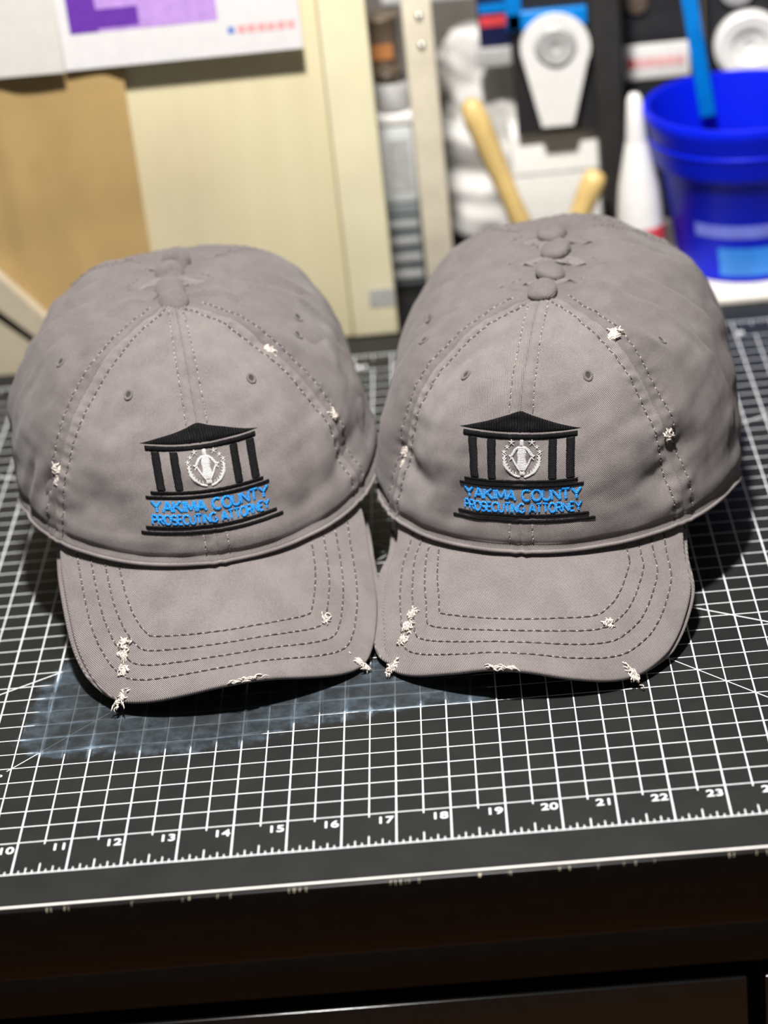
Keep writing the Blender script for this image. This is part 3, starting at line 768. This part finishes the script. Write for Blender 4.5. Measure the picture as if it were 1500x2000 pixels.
# kraft card with soft folds
n, m = 60, 30; gx = np.linspace(5.2, 10.85, n)[:, None]; gz = np.linspace(0, 9.2, m)[None, :]
yy = 22.30-.10*np.exp(-((gx-7.6)/.35)**2)-.12*np.exp(-((gx-9.0-.08*(4-gz))/.25)**2)*np.clip((4-gz)/3, 0, 1)-.05*np.sin(gx*1.3)+.0*gz+.15*np.exp(-((gx-10.85)/.3)**2)
V = np.stack(np.broadcast_arrays(gx-8, yy-22.3, gz), -1).reshape(-1, 3); V2 = V+np.array([0, .03, 0])
F = grid_faces(n, m)+[f[::-1] for f in grid_faces(n, m, n*m)]
o = mk('kraft_card', np.vstack([V, V2]), F, M['kraft'], None, True, None, (8, 22.25, TZ)); tag(o, 'golden brown kraft card sheet leaning against the plywood board', 'card')
# papers pinned to the board
o = MB().box((-2.4, -.02, 0), (2.4, .0, 5)).build('paper_sheet', M['paper2'], None, False, (7.05, 21.98, 8.15), (0, .01, 0)); tag(o, 'plain off-white paper sheet pinned over the kraft card', 'paper')
t = thing('flyer', (12.5, 22.10, 8.12), 'white printed flyer with purple block pinned to the plywood board', 'flyer')
f = pbox('sheet', t, (-3.05, -.01, 0), (3.05, .01, 5), M['paper'], 0)
pbox('purple_block', t, (-2.78, -.016, .92), (-2.05, -.0101, 3.5), M['purple'], 0); pbox('lilac_block', t, (-2.049, -.016, .92), (.98, -.0101, 3.5), M['lilac'], 0)
pbox('dark_photo', t, (-2.2, -.018, 1.0), (-1.0, -.0161, 1.5), M['purple'], 0)
pbox('blue_mark', t, (1.2, -.016, .55), (1.36, -.0101, .72), M['bluei'], 0)
for i in range(6): pbox('red_mark', t, (1.45+i*.25, -.016, .54), (1.65+i*.25, -.0101, .74), M['redl'], 0)
# beige machine case at the left
t = thing('machine_case', (5.6, 22.0, TZ), 'beige plastic case with raised slanting lid beside the kraft card', 'case')
MB().prism([(-3, 0), (1.75, 0), (1.75, .9), (.6, 2.0), (-.2, 2.3), (-3, 2.3)], -.1, .18).build('case_body', M['beige'], t)
MB().prism([(-2.8, 2.25), (-.2, 2.32), (.6, 2.02), (1.9, .80), (1.9, .95), (.6, 2.42), (-2.8, 2.7)], -.05, .18).build('shadow_gap', M['dark'], t)
MB().prism([(-3, 2.75), (-.1, 2.78), (.75, 2.35), (2.0, 1.05), (2.75, 1.05), (1.2, 3.0), (.2, 3.8), (-3, 4.2)], -.25, .18).build('lid', M['plyedge'] if False else M['beige'], t)

# clutter on the right
t = thing('wooden_post', (18.45, 25.6, TZ), 'pale wooden slat post standing between the board and the white bag', 'post')
pbox('slat', t, (-.40, -.3, 0), (.40, .3, 11), M['wood'], .05)
for z in (7.05, 7.85): MB().lathe([(.001, .06), (.07, .05), (.1, 0)], 14).build('glint_stud', M['metal'], t, True, (.05, -.31, z), (math.pi/2, 0, 0))  # small metal heads added to stand for bright light reflections
t = thing('storage_box', (17.45, 26.4, TZ), 'dark grey ribbed plastic storage box under the frosted container', 'box')
pbox('box_body', t, (-.75, -.5, 0), (.55, .9, 2.35), M['greyp'], .05)
for i in range(4):
    pbox('rib', t, (-.7, -.55, .25+i*.5), (.5, -.501, .42+i*.5), M['greyl'], .01)
t = thing('frosted_container', (17.5, 26.6, TZ+2.36), 'frosted white plastic container on top of the grey storage box', 'container')
pbox('container_body', t, (-.62, -.5, 0), (.52, .6, 2.3), M['clear'], .12); pbox('container_lid', t, (-.66, -.54, 2.31), (.56, .64, 2.62), M['wplastic'], .06)
pbox('grey_label', t, (-.2, -.52, .4), (.4, -.505, 1.9), M['greyl'], 0)
t = thing('jar', (17.55, 26.6, TZ+4.99), 'small grey jar with a metal lid on the frosted container', 'jar')
MB().lathe([(.001, 0), (.5, .02), (.52, .1), (.52, .75), (.45, .85)], 28).build('jar_body', M['greyl'], t, True); MB().lathe([(.47, .8), (.47, 1.0), (.001, 1.02)], 28).build('jar_lid', M['metal'], t, 'auto')
t = thing('tin_can', (17.4, 26.7, TZ+6.02), 'brown tin can stacked on the small grey jar', 'can')
MB().lathe([(.001, 0), (.5, 0), (.53, .06), (.5, .12), (.5, 1.5), (.53, 1.56), (.5, 1.62), (.001, 1.62)], 28).build('can_body', M['tin'], t, 'auto'); pbox('can_label', t, (-.3, -.535, .5), (.3, -.49, .9), M['orange'], 0)
# crumpled white bag
n, m = 60, 50; a = np.linspace(0, 2*math.pi, n, endpoint=False)[None, :]; z = np.linspace(0, 1, m)[:, None]
nz = Noise3(77, 1.6); nz2 = Noise3(78, .6)
rx = 2.2*(1-.45*z**2.5); ry = 1.3*(1-.5*z**2)
P = np.stack(np.broadcast_arrays(rx*np.cos(a), ry*np.sin(a), z*6.0), -1); rr = 1+.09*nz(P)+.04*nz2(P); P = P*np.stack([rr, rr, np.ones_like(rr)], -1); P[..., 2] += .12*nz(P)*z
top = P[-1].mean(0)
o = mk('plastic_bag', np.vstack([P.reshape(-1, 3), [top]]), grid_faces(m, n, 0, True)+[((m-1)*n+j, (m-1)*n+(j+1) % n, m*n) for j in range(n)], M['bag'], None, True, None, (20.6, 30.2, TZ)); tag(o, 'crumpled white plastic bag behind the wooden brushes', 'bag')
t = thing('metal_rack', (20.0, 31.6, TZ), 'grey metal rack with shelves behind the white bag', 'rack')
pbox('upright', t, (-2.6, -.2, 0), (-2.3, .2, 11), M['greyl'], .03); pbox('upright', t, (2.3, -.2, 0), (2.6, .2, 11), M['greyl'], .03)
for z in (6.7, 7.6, 8.6): pbox('shelf', t, (-2.6, -.6, z), (2.6, .8, z+.16), M['greyl'], .03)
# flat boxes and packs
t = thing('white_carton', (21.9, 28.0, TZ), 'white cardboard carton under the black hanging package', 'box')
pbox('carton_body', t, (-1.15, -.4, 0), (1.3, 1.0, 3.55), M['wbox'], .04); pbox('carton_flap', t, (-1.1, -.42, 2.35), (1.25, -.401, 2.4), M['greyl'], 0)
t = thing('navy_packet', (20.75, 28.4, TZ+5.62), 'dark navy packet with red and blue print above the white bag', 'packet')
pbox('packet_body', t, (-.65, -.15, .35), (.65, .25, 3.6), M['navy'], .04); pbox('red_stripe', t, (-.6, -.17, .95), (.35, -.151, 1.25), M['red'], 0); pbox('blue_stripe', t, (-.6, -.17, 1.35), (.5, -.151, 1.6), M['cyan'], 0); pbox('grey_base', t, (-.75, -.25, -.2), (.75, .4, .34), M['greyl'], .04)
t = thing('hanging_package', (22.1, 27.3, TZ+3.57), 'black hanging package with white keyhole-shaped holder and blue clip', 'package')
pbox('backing_card', t, (-1.15, .05, .05), (1.1, .12, 6), M['black'], 0)
kp = [(-.46, .35), (.42, .35)]+[(.05+.97*math.cos(math.radians(q)), 2.58+.95*math.sin(math.radians(q))) for q in range(-28, 210, 12)]
MB().prism(kp, -.35, .04).build('keyhole_holder', M['wplastic'], t)
MB().lathe([(.60, 0), (.48, .10), (.30, .05), (.20, .06), (.14, .02), (.001, .02)], 30).build('holder_hub', M['greyl'], t, 'auto', (.05, -.351, 2.62), (math.pi/2, 0, 0))
mb = MB(); mb.box((-1.25, -.2, 3.1), (-.8, .04, 5.3), .05); mb.box((-1.25, -.2, 3.1), (.98, .04, 3.62), .05); mb.build('blue_clip', M['cyan'], t, 'auto')
t = thing('black_upright', (23.55, 27.0, TZ), 'black metal upright between the hanging package and labelled case', 'post')
pbox('upright_bar', t, (-.36, -.2, 0), (.36, .2, 11), M['blackm'], .04); pbox('foot', t, (-.5, -.35, 0), (.5, .35, .25), M['black'], .04)
t = thing('labelled_case', (25.35, 30.0, TZ), 'black case with white label and red lettering above the bucket', 'case')
pbox('case_body', t, (-1.15, -.5, 0), (1.15, 1.0, 10.5), M['black'], .06)
lb = pbox('label_plate', t, (-1.14, -.56, 4.25), (.74, -.505, 5.27), M['wplastic'], .04)
for i in range(6): pbox('red_print', lb, (-1.05+i*.28, -.575, 4.6), (-.83+i*.28, -.561, 4.88), M['red'] if i == 0 else M['redl'], 0)
pbox('grey_band', t, (-1.1, -.52, 5.5), (.62, -.505, 6.1), M['blackm'], 0)
MB().lathe([(.001, .16), (.3, .14), (.34, 0)], 24).build('round_knob', M['tin'], t, 'auto', (-.7, -.505, 6.5), (math.pi/2, 0, 0))
t = thing('disc_package', (28.1, 30.0, TZ), 'black package with white ring-shaped disc behind the blue bucket', 'package')
pbox('package_body', t, (-1.4, -.4, 0), (2.2, .9, 10.5), M['black'], .05)
MB().lathe([(1.02, 0), (1.02, .25), (.9, .34), (.55, .30), (.42, .16), (.22, .16), (.18, .08), (.001, .08)], 40).build('white_disc', M['wplastic'], t, 'auto', (-.28, -.401, 4.95), (math.pi/2, 0, 0))
MB().lathe([(.5, 0), (.5, .2), (.001, .25)], 24).build('grey_disc', M['greyl'], t, 'auto', (-.60, -.401, 6.65), (math.pi/2, 0, 0))
# brushes with wooden handles in a low tray
t = thing('tool_tray', (20.9, 25.6, TZ), 'low black tool tray with red lip holding two brushes', 'tray')
mb = MB(); mb.box((-2.1, -.6, 0), (2.3, .9, .12)); mb.box((-2.1, -.6, .12), (2.3, -.5, .85)); mb.box((-2.1, .8, .12), (2.3, .9, .85)); mb.box((-2.1, -.5, .12), (-2, .8, .85)); mb.box((2.2, -.5, .12), (2.3, .8, .85)); mb.build('tray_body', M['black'], t)
pbox('red_lip', t, (-1.5, -.64, .68), (-.35, -.601, .92), M['red'], .01)
def brush(p0, p1, label, tip):
    p0 = np.array(p0, float); p1 = np.array(p1, float); L = np.linalg.norm(p1-p0); d = Vector(p1-p0)
    r = tag(empty('paint_brush', p0), label, 'brush'); r.rotation_euler = d.to_track_quat('Z', 'Y').to_euler()
    MB().lathe([(.24, L*.16), (.32, L*.24), (.27, L*.45), (.33, L*.72), (.35, L*.88), (.29, L*.97), (.12, L), (.001, L)], 20).build('handle', M['handle'], r, True)
    MB().lathe([(.24, L*.08), (.25, L*.09), (.23, L*.17), (.20, L*.175)], 20).build('ferrule', tip, r, True)
    MB().lathe([(.001, 0), (.15, .02), (.22, L*.085)], 20).build('bristles', M['bristle'], r, True)
brush((21.30, 25.3, .12), (19.62, 25.7, 5.25), 'long wooden-handled brush with green ferrule leaning left in the tool tray', M['green'])
brush((21.75, 25.7, .12), (23.05, 26.0, 2.75), 'short wooden-handled brush leaning right against the black upright', M['metal'])
# white squeeze bottle with red base
t = thing('glue_bottle', (24.1, 25.2, TZ), 'white tapered squeeze bottle with red base beside the blue bucket', 'bottle')
MB().lathe([(.001, 0), (.62, .02), (.66, .1), (.66, 1.45), (.64, 1.5)], 30).build('red_base', M['red'], t, True)
MB().lathe([(.64, 1.5), (.62, 2.0), (.56, 2.6), (.42, 3.3), (.32, 3.8), (.29, 3.9)], 30).build('bottle_body', M['wplastic'], t, True)
MB().lathe([(.30, 3.88), (.28, 4.2), (.21, 5.05), (.13, 5.2), (.001, 5.22)], 24).build('nozzle', M['wplastic'], t, True)
# bucket on a cream tray
t = thing('cream_tray', (27.7, 25.45, TZ), 'flat cream tray under the blue bucket', 'tray')
pbox('tray_slab', t, (-3.2, -3.2, 0), (5.5, 3.2, .25), M['cream'], .08)
BK = thing('bucket', (27.0, 25.0, TZ+.26), 'royal blue plastic bucket with wide collar and light blue label', 'bucket')
prof = [(.001, 0), (1.80, 0), (1.9, .06), (2.28, 2.95), (2.32, 3.0), (2.46, 3.05), (2.52, 3.2), (2.60, 4.0), (2.70, 4.25), (2.73, 4.47), (2.68, 4.57), (2.55, 4.55), (2.45, 4.1), (2.2, 2.9), (1.8, .12), (.001, .1)]
MB().lathe(prof, 64).build('bucket_shell', M['bluep'], BK, 'auto')
MB().lathe([(2.555, 3.6), (2.59, 3.64), (2.61, 3.72), (2.575, 3.76)], 64).build('collar_rib', M['bluep'], BK, True)
def wrap_label(name, a0, a1, z0, z1, mat, par, rfun, off=.012):
    n = 24; V = []
    for z in (z0, z1):
        for i in range(n):
            a = math.radians(a0+(a1-a0)*i/(n-1)); r = rfun(z)+off; V.append((r*math.cos(a), r*math.sin(a), z))
    for z in (z0, z1):
        for i in range(n):
            a = math.radians(a0+(a1-a0)*i/(n-1)); r = rfun(z)+.001; V.append((r*math.cos(a), r*math.sin(a), z))
    return mk(name, V, grid_faces(2, n)+[f[::-1] for f in grid_faces(2, n, 2*n)], mat, par, True)
rf = lambda z: 1.9+(2.28-1.9)*(z-.06)/2.89
wrap_label('light_blue_label', 240, 330, .22, 1.05, M['skyl'], BK, rf); wrap_label('pale_band', 222, 320, 1.35, 1.72, M['pale'], BK, rf)
MB().box((-.22, -.06, 0), (.22, .06, 5.0), .04).build('strap', M['cyan'], BK, 'auto', (-.75, 1.75, 3.6), (0, -.12, 0))
t = thing('orange_bottle', (28.75, 25.0, TZ+.40), 'orange plastic bottle standing inside the blue bucket', 'bottle')
MB().lathe([(.001, 0), (.6, 0), (.62, .1), (.6, 3.3), (.3, 3.8), (.3, 4.4), (.001, 4.45)], 24).build('bottle_body', M['orange'], t, 'auto')
